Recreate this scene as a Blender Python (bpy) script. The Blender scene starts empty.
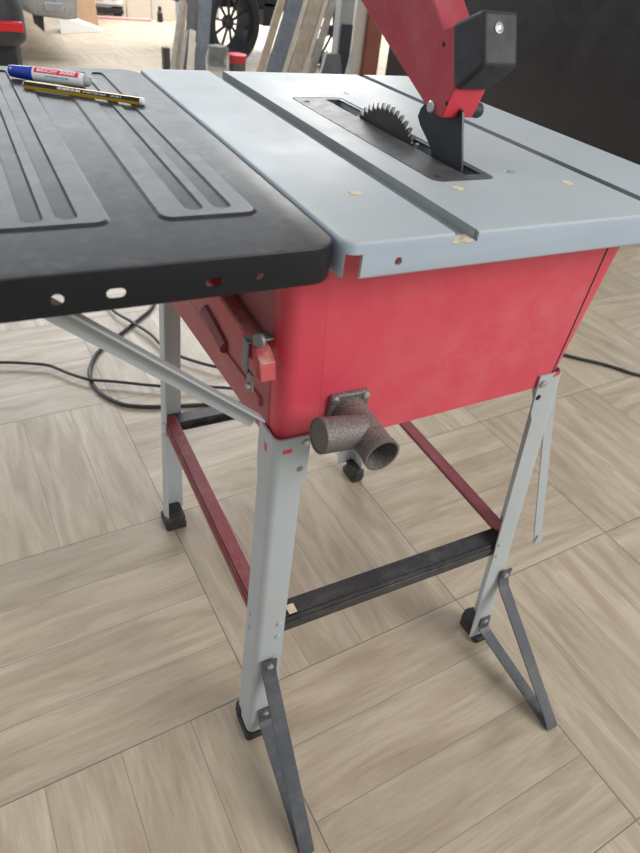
import bpy, bmesh, math, random
from mathutils import Vector, Matrix
random.seed(7)
PI = math.pi
scene = bpy.context.scene
COL = scene.collection
V = Vector

# ------------------------------------------------------------------ mesh helpers
class MB:
    def __init__(s):
        s.v = []; s.f = []; s.m = []; s.mi = 0
    def add(s, vs, fs):
        b = len(s.v)
        s.v += [tuple(p) for p in vs]
        for f in fs:
            s.f.append([b + i for i in f]); s.m.append(s.mi)
    def box(s, x0, x1, y0, y1, z0, z1):
        vs = [(x0,y0,z0),(x1,y0,z0),(x1,y1,z0),(x0,y1,z0),(x0,y0,z1),(x1,y0,z1),(x1,y1,z1),(x0,y1,z1)]
        s.hexa(vs)
    def hexa(s, vs):
        s.add(vs, [(3,2,1,0),(4,5,6,7),(0,1,5,4),(1,2,6,5),(2,3,7,6),(3,0,4,7)])
    def obox(s, p0, p1, w, t, up=(0,0,1)):
        """bar from p0 to p1, width w along side, thickness t along up-ish"""
        p0 = V(p0); p1 = V(p1); d = (p1-p0).normalized(); side = d.cross(V(up)).normalized(); u = side.cross(d).normalized()
        vs = []
        for p in (p0, p1):
            for a, b in ((-1,-1),(1,-1),(1,1),(-1,1)):
                vs.append(p + side*(a*w/2) + u*(b*t/2))
        s.add(vs, [(0,1,2,3),(7,6,5,4),(1,0,4,5),(2,1,5,6),(3,2,6,7),(0,3,7,4)])
    def loft(s, rings, cap=True):
        n = len(rings[0]); vs = [p for r in rings for p in r]; fs = []
        for k in range(len(rings)-1):
            for i in range(n):
                j = (i+1) % n
                fs.append((k*n+i, k*n+j, (k+1)*n+j, (k+1)*n+i))
        if cap:
            fs.append(tuple(range(n-1,-1,-1))); fs.append(tuple((len(rings)-1)*n+i for i in range(n)))
        s.add(vs, fs)
    def prism(s, poly, axis, a, b):
        def mk(p, t):
            if axis == 'x': return (t, p[0], p[1])
            if axis == 'y': return (p[0], t, p[1])
            return (p[0], p[1], t)
        s.loft([[mk(p, a) for p in poly], [mk(p, b) for p in poly]])
    def cyl(s, p0, p1, r0, r1=None, n=20, cap=True):
        r1 = r0 if r1 is None else r1
        p0 = V(p0); p1 = V(p1); d = (p1-p0).normalized()
        a = d.orthogonal().normalized(); b = d.cross(a)
        s.loft([[p + (a*math.cos(2*PI*i/n) + b*math.sin(2*PI*i/n))*r for i in range(n)] for p, r in ((p0,r0),(p1,r1))], cap)
    def lathe(s, p0, axis, prof, n=24):
        """prof: list of (dist along axis, radius)"""
        p0 = V(p0); d = V(axis).normalized(); a = d.orthogonal().normalized(); b = d.cross(a)
        s.loft([[p0 + d*h + (a*math.cos(2*PI*i/n) + b*math.sin(2*PI*i/n))*r for i in range(n)] for h, r in prof])
    def tube(s, pts, r, n=8, closed=False):
        pts = [V(p) for p in pts]; rings = []; a = None; m = len(pts)
        for i, p in enumerate(pts):
            if closed: d = pts[(i+1)%m] - pts[i-1]
            else: d = pts[min(i+1,m-1)] - pts[max(i-1,0)]
            d.normalize()
            a = d.orthogonal().normalized() if a is None else (a - d*a.dot(d)).normalized()
            b = d.cross(a)
            rings.append([p + (a*math.cos(2*PI*k/n) + b*math.sin(2*PI*k/n))*r for k in range(n)])
        if closed: rings.append(rings[0]); s.loft(rings, False)
        else: s.loft(rings)

def smooth_path(pts, k=6):
    pts = [V(p) for p in pts]; out = []
    P = [pts[0]*2-pts[1]] + pts + [pts[-1]*2-pts[-2]]
    for i in range(1, len(P)-2):
        for j in range(k):
            t = j/k; p0,p1,p2,p3 = P[i-1:i+3]
            out.append(0.5*((2*p1)+(p2-p0)*t+(2*p0-5*p1+4*p2-p3)*t*t+(3*p1-p0-3*p2+p3)*t**3))
    out.append(pts[-1]); return out

def finish(me, angle=35):
    bm = bmesh.new(); bm.from_mesh(me)
    bmesh.ops.recalc_face_normals(bm, faces=bm.faces)
    bm.to_mesh(me); bm.free()
    if angle:
        for p in me.polygons: p.use_smooth = True
        me.set_sharp_from_angle(angle=math.radians(angle))

def obj(name, mb, mats, parent=None, loc=None, bevel=0, seg=2, angle=35):
    """link ONE mesh object; vertices are given in world space, origin goes to loc"""
    me = bpy.data.meshes.new(name)
    me.from_pydata(mb.v, [], mb.f)
    if not isinstance(mats, (list, tuple)): mats = [mats]
    for m in mats: me.materials.append(m)
    for p, mi in zip(me.polygons, mb.m): p.material_index = mi
    finish(me, angle)
    o = bpy.data.objects.new(name, me); COL.objects.link(o)
    place(o, parent, loc)
    if bevel:
        b = o.modifiers.new('bevel', 'BEVEL'); b.width = bevel; b.segments = seg; b.limit_method = 'ANGLE'; b.angle_limit = math.radians(40)
    return o

WORLD = {}
def place(o, parent=None, loc=None):
    me = o.data
    if loc is None:
        if parent is not None: loc = WORLD[parent.name]
        else:
            xs = [v.co for v in me.vertices]
            loc = V(((min(p.x for p in xs)+max(p.x for p in xs))/2, (min(p.y for p in xs)+max(p.y for p in xs))/2, min(p.z for p in xs)))
    loc = V(loc)
    me.transform(Matrix.Translation(-loc))
    WORLD[o.name] = loc
    if parent is not None:
        o.parent = parent; o.location = loc - WORLD[parent.name]
    else: o.location = loc

def empty(name, loc):
    o = bpy.data.objects.new(name, None); COL.objects.link(o); o.location = loc; o.empty_display_size = .1
    WORLD[o.name] = V(loc); return o

def tag(o, label, cat, group=None):
    o['label'] = label; o['category'] = cat
    if group: o['group'] = group
    return o
def struct(o): o['kind'] = 'structure'; return o

def cut(o, cutters):
    """boolean the cutter meshes out of o and bake the result"""
    tmp = []
    for c in cutters:
        me = bpy.data.meshes.new('tmp'); me.from_pydata(c.v, [], c.f); finish(me, 0)
        t = bpy.data.objects.new('tmp', me); COL.objects.link(t); tmp.append(t)
        m = o.modifiers.new('b', 'BOOLEAN'); m.operation = 'DIFFERENCE'; m.solver = 'EXACT'; m.object = t
    # cutters are in world space, o is at its own location
    for t in tmp: t.location = (0,0,0)
    bpy.context.view_layer.update()
    dg = bpy.context.evaluated_depsgraph_get()
    me = bpy.data.meshes.new_from_object(o.evaluated_get(dg))
    old = o.data; nm = old.name
    o.modifiers.clear(); o.data = me; bpy.data.meshes.remove(old); me.name = nm
    for t in tmp:
        md = t.data; bpy.data.objects.remove(t); bpy.data.meshes.remove(md)
    for p in me.polygons: p.use_smooth = True
    me.set_sharp_from_angle(angle=math.radians(30))
    return o

def rrect(x0, x1, y0, y1, r, n=5):
    """rounded rectangle outline; r = (r00, r10, r11, r01) radii of the corners"""
    if not isinstance(r, (tuple, list)): r = (r,)*4
    pts = []
    for (cx, cy, a0, rr) in ((x0+r[0], y0+r[0], PI, r[0]), (x1-r[1], y0+r[1], 1.5*PI, r[1]), (x1-r[2], y1-r[2], 0, r[2]), (x0+r[3], y1-r[3], .5*PI, r[3])):
        for i in range(n+1):
            a = a0 + .5*PI*i/n
            pts.append((cx+rr*math.cos(a), cy+rr*math.sin(a)))
    return pts

# ------------------------------------------------------------------ materials
def new_mat(name):
    m = bpy.data.materials.new(name); m.use_nodes = True
    nt = m.node_tree; b = nt.nodes['Principled BSDF']
    return m, nt, b
def N(nt, t, **kw):
    n = nt.nodes.new(t)
    for k, v in kw.items(): setattr(n, k, v)
    return n
def math_node(nt, op, a, b=None, clamp=False):
    n = N(nt, 'ShaderNodeMath', operation=op, use_clamp=clamp)
    for i, x in enumerate((a, b)):
        if x is None: continue
        if isinstance(x, (int, float)): n.inputs[i].default_value = x
        else: nt.links.new(x, n.inputs[i])
    return n.outputs[0]
def mixc(nt, fac, a, b, blend='MIX'):
    n = N(nt, 'ShaderNodeMix', data_type='RGBA', blend_type=blend)
    for s, x in ((n.inputs[0], fac), (n.inputs[6], a), (n.inputs[7], b)):
        if isinstance(x, (int, float)): s.default_value = x
        elif isinstance(x, (tuple, list)): s.default_value = (*x[:3], 1)
        else: nt.links.new(x, s)
    return n.outputs[2]
def noise(nt, vec, scale, detail=4, rough=.6):
    n = N(nt, 'ShaderNodeTexNoise'); n.inputs['Scale'].default_value = scale; n.inputs['Detail'].default_value = detail; n.inputs['Roughness'].default_value = rough
    if vec is not None: nt.links.new(vec, n.inputs['Vector'])
    return n.outputs['Fac']
def ramp(nt, fac, lo, hi):
    n = N(nt, 'ShaderNodeMapRange'); n.inputs[1].default_value = lo; n.inputs[2].default_value = hi; n.clamp = True
    nt.links.new(fac, n.inputs[0]); return n.outputs[0]

def paint(name, col, rough=.45, metal=0, dust=(.42,.36,.28), dust_amt=0, dust_scale=40, up_only=True, mottle=.12, scale=9, bump=0, spec=.5, top_tint=0, rvar=.16):
    m, nt, b = new_mat(name)
    geo = N(nt, 'ShaderNodeNewGeometry'); pos = geo.outputs['Position']
    f = noise(nt, pos, scale, 5)
    f = ramp(nt, f, .3, .7)
    c = mixc(nt, f, [x*(1-mottle) for x in col], [min(1, x*(1+mottle)) for x in col])
    if dust_amt:
        d = ramp(nt, noise(nt, pos, dust_scale, 6, .75), .42, .75)
        big = ramp(nt, noise(nt, pos, dust_scale/6, 3), .35, .7)
        d = math_node(nt, 'MULTIPLY', d, big); d = math_node(nt, 'MULTIPLY', d, dust_amt, True)
        if up_only:
            sx = N(nt, 'ShaderNodeSeparateXYZ'); nt.links.new(geo.outputs['Normal'], sx.inputs[0])
            up = ramp(nt, sx.outputs['Z'], .1, .8); d = math_node(nt, 'MULTIPLY', d, up)
        c = mixc(nt, d, c, dust)
    if top_tint:
        sx = N(nt, 'ShaderNodeSeparateXYZ'); nt.links.new(geo.outputs['Normal'], sx.inputs[0])
        c = mixc(nt, math_node(nt, 'MULTIPLY', ramp(nt, sx.outputs['Z'], .1, .8), top_tint), c, dust)
    nt.links.new(c, b.inputs['Base Color'])
    r = ramp(nt, noise(nt, pos, scale*3, 4), .2, .8)
    r = math_node(nt, 'MULTIPLY_ADD', r, rvar); r.node.inputs[2].default_value = rough-rvar/2
    nt.links.new(r, b.inputs['Roughness'])
    b.inputs['Metallic'].default_value = metal
    b.inputs['Specular IOR Level'].default_value = spec
    if bump:
        bp = N(nt, 'ShaderNodeBump'); bp.inputs['Strength'].default_value = bump; bp.inputs['Distance'].default_value = .002
        nt.links.new(noise(nt, pos, scale*12, 4), bp.inputs['Height']); nt.links.new(bp.outputs[0], b.inputs['Normal'])
    return m

def floor_mat():
    m, nt, b = new_mat('wood_look_tile')
    geo = N(nt, 'ShaderNodeNewGeometry')
    mp = N(nt, 'ShaderNodeMapping'); mp.vector_type = 'TEXTURE'
    T = .45
    mp.inputs['Location'].default_value = (.452, .134, 0); mp.inputs['Rotation'].default_value = (0, 0, .047); mp.inputs['Scale'].default_value = (T, T, T)
    nt.links.new(geo.outputs['Position'], mp.inputs['Vector'])
    s = N(nt, 'ShaderNodeSeparateXYZ'); nt.links.new(mp.outputs[0], s.inputs[0])
    x, y = s.outputs[0], s.outputs[1]
    ix = math_node(nt, 'FLOOR', x); iy = math_node(nt, 'FLOOR', y)
    par = math_node(nt, 'FLOORED_MODULO', math_node(nt, 'ADD', ix, iy), 2)   # 0 / 1
    par = math_node(nt, 'GREATER_THAN', par, .5)
    # along-plank u, across-plank v : parity 0 -> planks along x
    def sel(a, c):                      # par ? c : a
        n = N(nt, 'ShaderNodeMix', data_type='FLOAT'); nt.links.new(par, n.inputs[0]); nt.links.new(a, n.inputs[2]); nt.links.new(c, n.inputs[3]); return n.outputs[0]
    u = sel(x, y); v = sel(y, x)
    v4 = math_node(nt, 'MULTIPLY', v, 4)
    pid = math_node(nt, 'FLOOR', v4)
    # random per plank
    cv = N(nt, 'ShaderNodeCombineXYZ'); nt.links.new(pid, cv.inputs[0]); nt.links.new(ix, cv.inputs[1]); nt.links.new(iy, cv.inputs[2])
    wn = N(nt, 'ShaderNodeTexWhiteNoise'); nt.links.new(cv.outputs[0], wn.inputs['Vector'])
    rnd = wn.outputs['Value']
    # streak coordinates
    uu = math_node(nt, 'MULTIPLY_ADD', rnd, 17.0); nt.links.new(u, uu.node.inputs[2])
    st = N(nt, 'ShaderNodeCombineXYZ')
    nt.links.new(math_node(nt, 'MULTIPLY', uu, 1.0), st.inputs[0]); nt.links.new(math_node(nt, 'MULTIPLY', v4, 1.6), st.inputs[1]); nt.links.new(math_node(nt, 'MULTIPLY', rnd, 31), st.inputs[2])
    n1 = N(nt, 'ShaderNodeTexNoise'); n1.inputs['Scale'].default_value = 1.7; n1.inputs['Detail'].default_value = 7; n1.inputs['Roughness'].default_value = .62; n1.inputs['Distortion'].default_value = .8
    nt.links.new(st.outputs[0], n1.inputs['Vector'])
    st2 = N(nt, 'ShaderNodeCombineXYZ'); nt.links.new(math_node(nt, 'MULTIPLY', uu, 1.4), st2.inputs[0]); nt.links.new(math_node(nt, 'MULTIPLY', v4, 9), st2.inputs[1]); nt.links.new(rnd, st2.inputs[2])
    n2 = N(nt, 'ShaderNodeTexNoise'); n2.inputs['Scale'].default_value = 2.6; n2.inputs['Detail'].default_value = 5; n2.inputs['Roughness'].default_value = .7
    nt.links.new(st2.outputs[0], n2.inputs['Vector'])
    a = ramp(nt, n1.outputs['Fac'], .32, .70); f2 = ramp(nt, n2.outputs['Fac'], .3, .75)
    base = mixc(nt, a, (.335,.265,.185), (.535,.455,.345))
    base = mixc(nt, math_node(nt, 'MULTIPLY', f2, .42), base, (.25,.185,.12))
    st3 = N(nt, 'ShaderNodeCombineXYZ'); nt.links.new(math_node(nt, 'MULTIPLY', uu, 2.2), st3.inputs[0]); nt.links.new(math_node(nt, 'MULTIPLY', v4, 30), st3.inputs[1]); nt.links.new(rnd, st3.inputs[2])
    n3 = N(nt, 'ShaderNodeTexNoise'); n3.inputs['Scale'].default_value = 2.4; n3.inputs['Detail'].default_value = 4; n3.inputs['Roughness'].default_value = .7; n3.inputs['Distortion'].default_value = .4
    nt.links.new(st3.outputs[0], n3.inputs['Vector'])
    base = mixc(nt, math_node(nt, 'MULTIPLY', ramp(nt, n3.outputs['Fac'], .56, .74), .38), base, (.20,.145,.095))
    # dark veins
    vein = ramp(nt, n2.outputs['Fac'], .62, .74); vm = ramp(nt, n1.outputs['Fac'], .5, .34)
    base = mixc(nt, math_node(nt, 'MULTIPLY', math_node(nt, 'MULTIPLY', vein, vm), .75), base, (.13,.09,.055))
    tone = math_node(nt, 'MULTIPLY_ADD', rnd, .16); tone.node.inputs[2].default_value = .90
    tc = N(nt, 'ShaderNodeCombineXYZ')
    for i in range(3): nt.links.new(tone, tc.inputs[i])
    base = mixc(nt, 1.0, base, tc.outputs[0], 'MULTIPLY')
    # plank and tile joints
    def joint(c, w):
        fr = math_node(nt, 'FRACT', c); d = math_node(nt, 'MINIMUM', fr, math_node(nt, 'SUBTRACT', 1.0, fr))
        return ramp(nt, d, w, w*.35)
    jp = joint(v4, .010)
    jt = math_node(nt, 'MAXIMUM', joint(x, .0036), joint(y, .0036))
    base = mixc(nt, math_node(nt, 'MULTIPLY', jp, .6), base, (.16,.12,.085))
    base = mixc(nt, math_node(nt, 'MULTIPLY', jt, .70), base, (.10,.08,.062))
    nt.links.new(base, b.inputs['Base Color'])
    r = math_node(nt, 'MULTIPLY_ADD', a, -.10); r.node.inputs[2].default_value = .46
    nt.links.new(r, b.inputs['Roughness'])
    bp = N(nt, 'ShaderNodeBump'); bp.inputs['Strength'].default_value = .25; bp.inputs['Distance'].default_value = .0015
    h = math_node(nt, 'SUBTRACT', n2.outputs['Fac'], math_node(nt, 'MULTIPLY', math_node(nt, 'MAXIMUM', jt, jp), 1.5))
    nt.links.new(h, bp.inputs['Height']); nt.links.new(bp.outputs[0], b.inputs['Normal'])
    return m

def wood_mat(name, c0, c1, axis_scale=(14,14,1.5), rough=.6):
    m, nt, b = new_mat(name)
    tc = N(nt, 'ShaderNodeTexCoord'); mp = N(nt, 'ShaderNodeMapping'); mp.inputs['Scale'].default_value = axis_scale
    nt.links.new(tc.outputs['Object'], mp.inputs['Vector'])
    f = ramp(nt, noise(nt, mp.outputs[0], 1.6, 6, .65), .3, .72)
    nt.links.new(mixc(nt, f, c0, c1), b.inputs['Base Color']); b.inputs['Roughness'].default_value = rough
    return m

def black_top_mat():
    m = paint('black_table_enamel', (.019,.0205,.023), rough=.44, dust=(.20,.19,.175), dust_amt=.34, dust_scale=75, mottle=.25, scale=14, bump=.05, spec=.36, rvar=.08)
    return m

def emit(name, col, s):
    m, nt, b = new_mat(name); b.inputs['Emission Color'].default_value = (*col,1); b.inputs['Emission Strength'].default_value = s; b.inputs['Base Color'].default_value = (*col,1)
    return m
def speck_mat():
    """dark plastic thickly peppered with sawdust on upward faces"""
    m, nt, b = new_mat('dusty_black_plastic')
    geo = N(nt, 'ShaderNodeNewGeometry')
    sx = N(nt, 'ShaderNodeSeparateXYZ'); nt.links.new(geo.outputs['Normal'], sx.inputs[0])
    up = ramp(nt, sx.outputs['Z'], -.2, .7)
    d = ramp(nt, noise(nt, geo.outputs['Position'], 800, 2, .8), .46, .60)
    d = math_node(nt, 'MULTIPLY', d, up)
    c = mixc(nt, math_node(nt, 'MULTIPLY', d, .8), (.095,.092,.092), (.40,.32,.26))
    nt.links.new(c, b.inputs['Base Color']); b.inputs['Roughness'].default_value = .55
    return m

M = {}
M['floor'] = floor_mat()
M['gray'] = paint('grey_enamel', (.385,.455,.525), rough=.47, spec=.32, top_tint=.38, dust=(.44,.43,.36), dust_amt=.9, dust_scale=70, mottle=.05, scale=6)  # top tint puts thin dust and warm reflected light into the colour
M['slotgrey'] = paint('slot_grey', (.25,.27,.275), rough=.5, dust=(.4,.35,.27), dust_amt=.6, dust_scale=40, mottle=.15)
M['leg'] = paint('grey_leg_enamel', (.41,.445,.455), rough=.42, mottle=.05, scale=8)
M['red'] = paint('red_enamel', (.62,.058,.092), rough=.42, dust=(.62,.20,.20), dust_amt=.55, dust_scale=22, up_only=False, mottle=.07, scale=5)
M['red_shaded_dusty'] = paint('shaded_dusty_red', (.36,.095,.105), rough=.55, dust=(.50,.25,.23), dust_amt=.75, dust_scale=24, up_only=False, mottle=.1, scale=8)  # duller copy of the red: dust plus the shade under the extension
M['maroon'] = paint('dark_red_bar_enamel', (.20,.035,.043), rough=.5, dust=(.36,.22,.20), dust_amt=.5, dust_scale=60, up_only=False)
M['stick'] = paint('red_plastic_sawdust', (.52,.07,.085), rough=.5, dust=(.55,.43,.33), dust_amt=1.6, dust_scale=50)
M['black'] = black_top_mat()
M['skirt'] = paint('black_enamel', (.0075,.0085,.011), rough=.45, spec=.3, mottle=.15, dust=(.05,.05,.05), dust_amt=.3, dust_scale=30, up_only=False)
M['bar'] = paint('black_bar_enamel', (.022,.024,.027), rough=.45, dust=(.22,.20,.17), dust_amt=.5, dust_scale=50, up_only=False)
M['strap'] = paint('dark_grey_strap', (.055,.062,.072), rough=.45, dust=(.28,.25,.21), dust_amt=.5, dust_scale=36, up_only=False, mottle=.15)
M['rubber'] = paint('black_rubber', (.018,.018,.018), rough=.65, dust=(.22,.19,.15), dust_amt=.35, dust_scale=60, up_only=False)
M['plastic'] = paint('black_plastic', (.028,.029,.032), rough=.55, spec=.35, dust=(.15,.14,.135), dust_amt=.5, dust_scale=70, up_only=False, mottle=.2, scale=20, bump=.1)
M['port'] = speck_mat()
M['steel'] = paint('zinc_steel', (.55,.55,.54), rough=.35, metal=.9)
M['clip'] = paint('dull_steel', (.24,.24,.235), rough=.5, metal=.4, dust=(.45,.38,.3), dust_amt=.6, dust_scale=80, up_only=False)
M['blade'] = paint('blade_steel', (.052,.053,.056), rough=.45, metal=.5, dust=(.20,.18,.15), dust_amt=.5, dust_scale=60, up_only=False)
M['tooth'] = paint('carbide_tip', (.34,.33,.31), rough=.4, metal=.4)
M['knife'] = paint('black_steel', (.030,.033,.038), rough=.4, metal=.3)
M['insert'] = paint('dark_insert_steel', (.062,.064,.067), rough=.48, spec=.35, dust=(.24,.22,.20), dust_amt=.5, dust_scale=46, mottle=.15, scale=18)
M['dark'] = paint('dark_interior', (.012,.012,.012), rough=.8)
M['guard'] = paint('red_guard_enamel', (.36,.030,.046), rough=.42, dust=(.46,.17,.18), dust_amt=.6, dust_scale=26, up_only=False, mottle=.08)
M['guard_end_lit'] = paint('red_guard_lit_end', (.66,.045,.07), rough=.45, mottle=.05)  # lighter copy of the guard red; light on the end face is painted in
M['sawdust'] = paint('sawdust', (.62,.52,.36), rough=.9, mottle=.2, scale=200)
M['white'] = paint('white_gloss', (.78,.80,.82), rough=.3, mottle=.02)
M['blue'] = paint('blue_cap_plastic', (.015,.045,.36), rough=.3, mottle=.03)
M['redp'] = paint('red_print', (.75,.03,.05), rough=.35, mottle=.02)
M['bluep'] = paint('blue_print', (.10,.22,.62), rough=.4, mottle=.02)
M['yellow'] = paint('yellow_lacquer', (.92,.58,.03), rough=.3, mottle=.02)
M['blackp'] = paint('black_lacquer', (.012,.012,.012), rough=.3, mottle=.02)
M['cable'] = paint('black_cable', (.022,.022,.024), rough=.5)
M['greyplug'] = paint('grey_plastic', (.42,.43,.44), rough=.4)

# ------------------------------------------------------------------ camera
cam = bpy.data.cameras.new('camera'); co = bpy.data.objects.new('camera', cam); COL.objects.link(co)
co.location = (-.2381, -.3930, 1.0334); co.rotation_euler = (.9002, -.1031, -.4595)
cam.sensor_fit = 'AUTO'; cam.sensor_width = 36; cam.lens = 36*626.99/853
cam.clip_start = .02
cam.dof.use_dof = True; cam.dof.focus_distance = .85; cam.dof.aperture_fstop = 9
scene.camera = co

# ------------------------------------------------------------------ setting
mb = MB(); mb.box(-9, 13, -5, 10, -.1, 0); struct(obj('floor', mb, M['floor'], angle=0))
M['cream'] = paint('cream_plaster', (.62,.55,.45), rough=.8, mottle=.05, scale=2)
M['blackwall'] = paint('black_panel', (.010,.008,.010), rough=.38, mottle=.2, scale=3)
mb = MB(); mb.box(-9, 13, 10, 10.2, 0, .9); struct(obj('wall_back', mb, M['cream'], angle=0))

# ------------------------------------------------------------------ the table saw
H = .85; D = .639; W = .484
saw = empty('table_saw', (.2, .3, 0))
tag(saw, 'red and grey table saw on splayed grey legs, black side extension table on its left', 'table saw')

# --- grey table plate with two mitre slots
G1, G1W, G2, G2W = .103, .024, .3615, .014
mb = MB(); mb.prism(rrect(0, W, 0, D, (.012,.02,.035,.012)), 'z', .818, H)
top = obj('table_plate', mb, [M['gray'], M['slotgrey']], saw)
b = top.modifiers.new('bev', 'BEVEL'); b.width = .003; b.segments = 3; b.limit_method = 'ANGLE'; b.angle_limit = math.radians(60)
cs = []
c = MB(); c.prism(rrect(.003, W-.003, .003, D-.003, .010), 'z', .80, .838); cs.append(c)
for g, w in ((G1, G1W), (G2, G2W)):
    c = MB(); c.box(g, g+w, -.01, D+.01, H-.009, H+.02); cs.append(c)
c = MB(); c.prism(rrect(.164, .244, .118, .472, .012), 'z', H-.0025, H+.02); cs.append(c)
c = MB(); c.box(.172, .238, .126, .464, .83, H+.02); cs.append(c)
c = MB(); c.box(.003, .0165, -.01, .0125, .80, .8395); cs.append(c)        # open corner of the folded skirt
c = MB(); c.cyl((.051,-.01,.8305),(.051,.01,.8305),.0036,n=14); cs.append(c)
c = MB(); c.box(G1+G1W-.004, G1+G1W+.0012, -.01, .004, H-.009, H-.001); cs.append(c)
WORLDtop = WORLD[top.name]
cut(top, cs)
for p in top.data.polygons:
    cw = p.center + WORLDtop
    if .001 < cw.y < D-.001 and H-.0095 < cw.z < H-.001 and (G1-.001 < cw.x < G1+G1W+.002 or G2-.001 < cw.x < G2+G2W+.001): p.material_index = 1
mb = MB()
for x in (.105, .118):
    mb.lathe((x, .0045, H-.0088), (0,0,1), [(0,.006),(.0012,.003),(.002,.0005)], 10)
mb.box(G1+.001, G1+G1W-.001, .0005, .014, H-.009, H-.0083)
o = obj('sawdust', mb, M['sawdust'], saw); o['label'] = 'pale sawdust heap in slot end'
for (x, y, r, dusty) in ((.064,.102,.0062,1),(.177,.098,.0062,1),(.275,.136,.0056,0),(.319,.094,.0062,1),(.268,.50,.005,0)):
    mb = MB(); mb.lathe((x,y,H-.0005), (0,0,1), [(0,r),(.0009,r),(.0013,r*.8),(.0006,r*.35)], 16)
    obj('screw', mb, M['sawdust'] if dusty else M['steel'], saw)

# --- throat insert, blade, riving knife
mb = MB(); mb.prism(rrect(.1662, .2412, .1202, .4698, .0115), 'z', H-.0024, H-.0002)
ins = obj('throat_insert', mb, M['insert'], saw)
c = MB(); c.box(.2135, .2355, .135, .460, .8, .9); cut(ins, [c])
for p in ((.180,.448),(.178,.135)):
    mb = MB(); mb.lathe((*p,H-.0005),(0,0,1),[(0,.0036),(.0006,.0036),(.0007,.0015)],12); obj('insert_screw', mb, M['dark'], ins)
mb = MB(); mb.box(.174,.236,.128,.462,.8305,.8345); obj('throat_shade', mb, M['dark'], saw)  # added dark sheet standing in for the shade below the slot

def blade_mesh():
    cy, cz, R, n = .306, .771, .106, 60
    pts = []
    for i in range(n):
        a = 2*PI*i/n; st = 2*PI/n
        for (da, r) in ((0, R-.0075), (.18, R-.0085), (.36, R-.0035), (.62, R), (.80, R+.0003), (.84, R-.003), (.90, R-.007)):
            t = -(a+da*st); pts.append((cy+r*math.sin(t), cz+r*math.cos(t)))
    m = MB(); m.prism(pts, 'x', .2195, .2215)
    tips = m; m.mi = 1
    for i in range(n):
        a = 2*PI*i/n; st = 2*PI/n
        q = []
        for (da, r) in ((.60, R+.0004), (.86, R+.0009), (.90, R-.0052), (.66, R-.0045)):
            t = -(a+da*st); q.append((cy+r*math.sin(t), cz+r*math.cos(t)))
        tips.prism(q, 'x', .2188, .2222)
    return m, tips
m, tips = blade_mesh()
bl = obj('saw_blade', m, [M['blade'], M['tooth']], saw, angle=25)
mb = MB(); mb.prism([(.241,.889),(.244,.880),(.236,.872),(.222,.864),(.208,.855),(.20,.836),(.149,.836),(.1495,.853),(.160,.880),(.168,.902),(.19,.91),(.225,.905)], 'x', .2188, .2212)
obj('riving_knife', mb, M['knife'], saw)

# --- raised blade guard
gd_prof = [(.202,.8965),(.373,.974),(.49,1.027),(.49,1.085),(.31,1.058),(.228,.990),(.203,.970),(.187,.974),(.166,.926),(.1665,.921),(.1775,.894)]
gd = MB()
n = len(gd_prof)
gd.prism(gd_prof, 'x', .2005, .2405)
for k, (i) in enumerate(gd.f): pass
hood = obj('blade_guard', gd, [M['guard'], M['guard_end_lit']], saw, bevel=.0012)
for p in hood.data.polygons:
    cx = p.center + WORLD[hood.name]
    if abs(p.normal.x) < .5 and cx.y < .185 and cx.z < .925: p.material_index = 1  # near end faces take the lit copy of the red
mb = MB(); mb.prism([(.188,.976),(.147,.993),(.129,.950),(.1635,.9225),(.172,.934)], 'x', .1995, .2415)
blk = obj('guard_end_cap', mb, M['plastic'], hood, bevel=.004, seg=3)
nrm = V((0,-.918,.396)); ctr = V((.2175, .1412, .9795))
mb = MB(); mb.lathe(ctr - nrm*.001, nrm, [(0,.0048),(.0016,.0048),(.002,.0036),(.0012,.002),(.0010,.001)], 16); obj('screw', mb, M['steel'], blk)
mb = MB(); mb.lathe((.2008,.1955,.9005),(-1,0,0),[(0,.0062),(.003,.0062),(.0045,.0045)],14); obj('pivot_bolt', mb, M['steel'], hood)
mb = MB(); mb.lathe((.2402,.183,.9005),(1,0,0),[(0,.007),(.010,.008),(.013,.007)],14); obj('pivot_nut', mb, M['plastic'], hood)
for y, z in ((.197,.957),(.173,.909)):
    mb = MB(); mb.cyl((.1999,y,z),(.201,y,z),.0022,n=10); obj('rivet_hole', mb, M['dark'], hood)

# --- red housing
def ring4(x0,x1,y0,y1,z,r): return [(p[0],p[1],z) for p in rrect(x0,x1,y0,y1,r,5)]
mb = MB(); mb.loft([ring4(-.014,.383,.060,.530,.604,.018), ring4(-.022,.406,.052,.545,.829,.018)])
body = obj('housing', mb, M['red'], saw, angle=30)
# left side pressing hangs a little lower, dustier, with shade mixed into its red
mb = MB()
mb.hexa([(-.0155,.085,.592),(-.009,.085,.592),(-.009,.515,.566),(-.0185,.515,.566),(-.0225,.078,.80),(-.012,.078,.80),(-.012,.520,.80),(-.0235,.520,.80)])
sp = obj('side_panel', mb, M['red_shaded_dusty'], saw, bevel=.003); sp['label'] = 'dusty red left side panel, shade put into its dull colour'
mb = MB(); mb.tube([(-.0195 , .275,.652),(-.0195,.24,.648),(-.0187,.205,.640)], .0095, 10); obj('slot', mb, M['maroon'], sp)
mb = MB(); mb.prism([(.500,.600),(.10,.628),(.10,.640),(.500,.62)], 'x', -.0215, -.012); obj('ridge', mb, M['red_shaded_dusty'], sp, bevel=.002)
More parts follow.
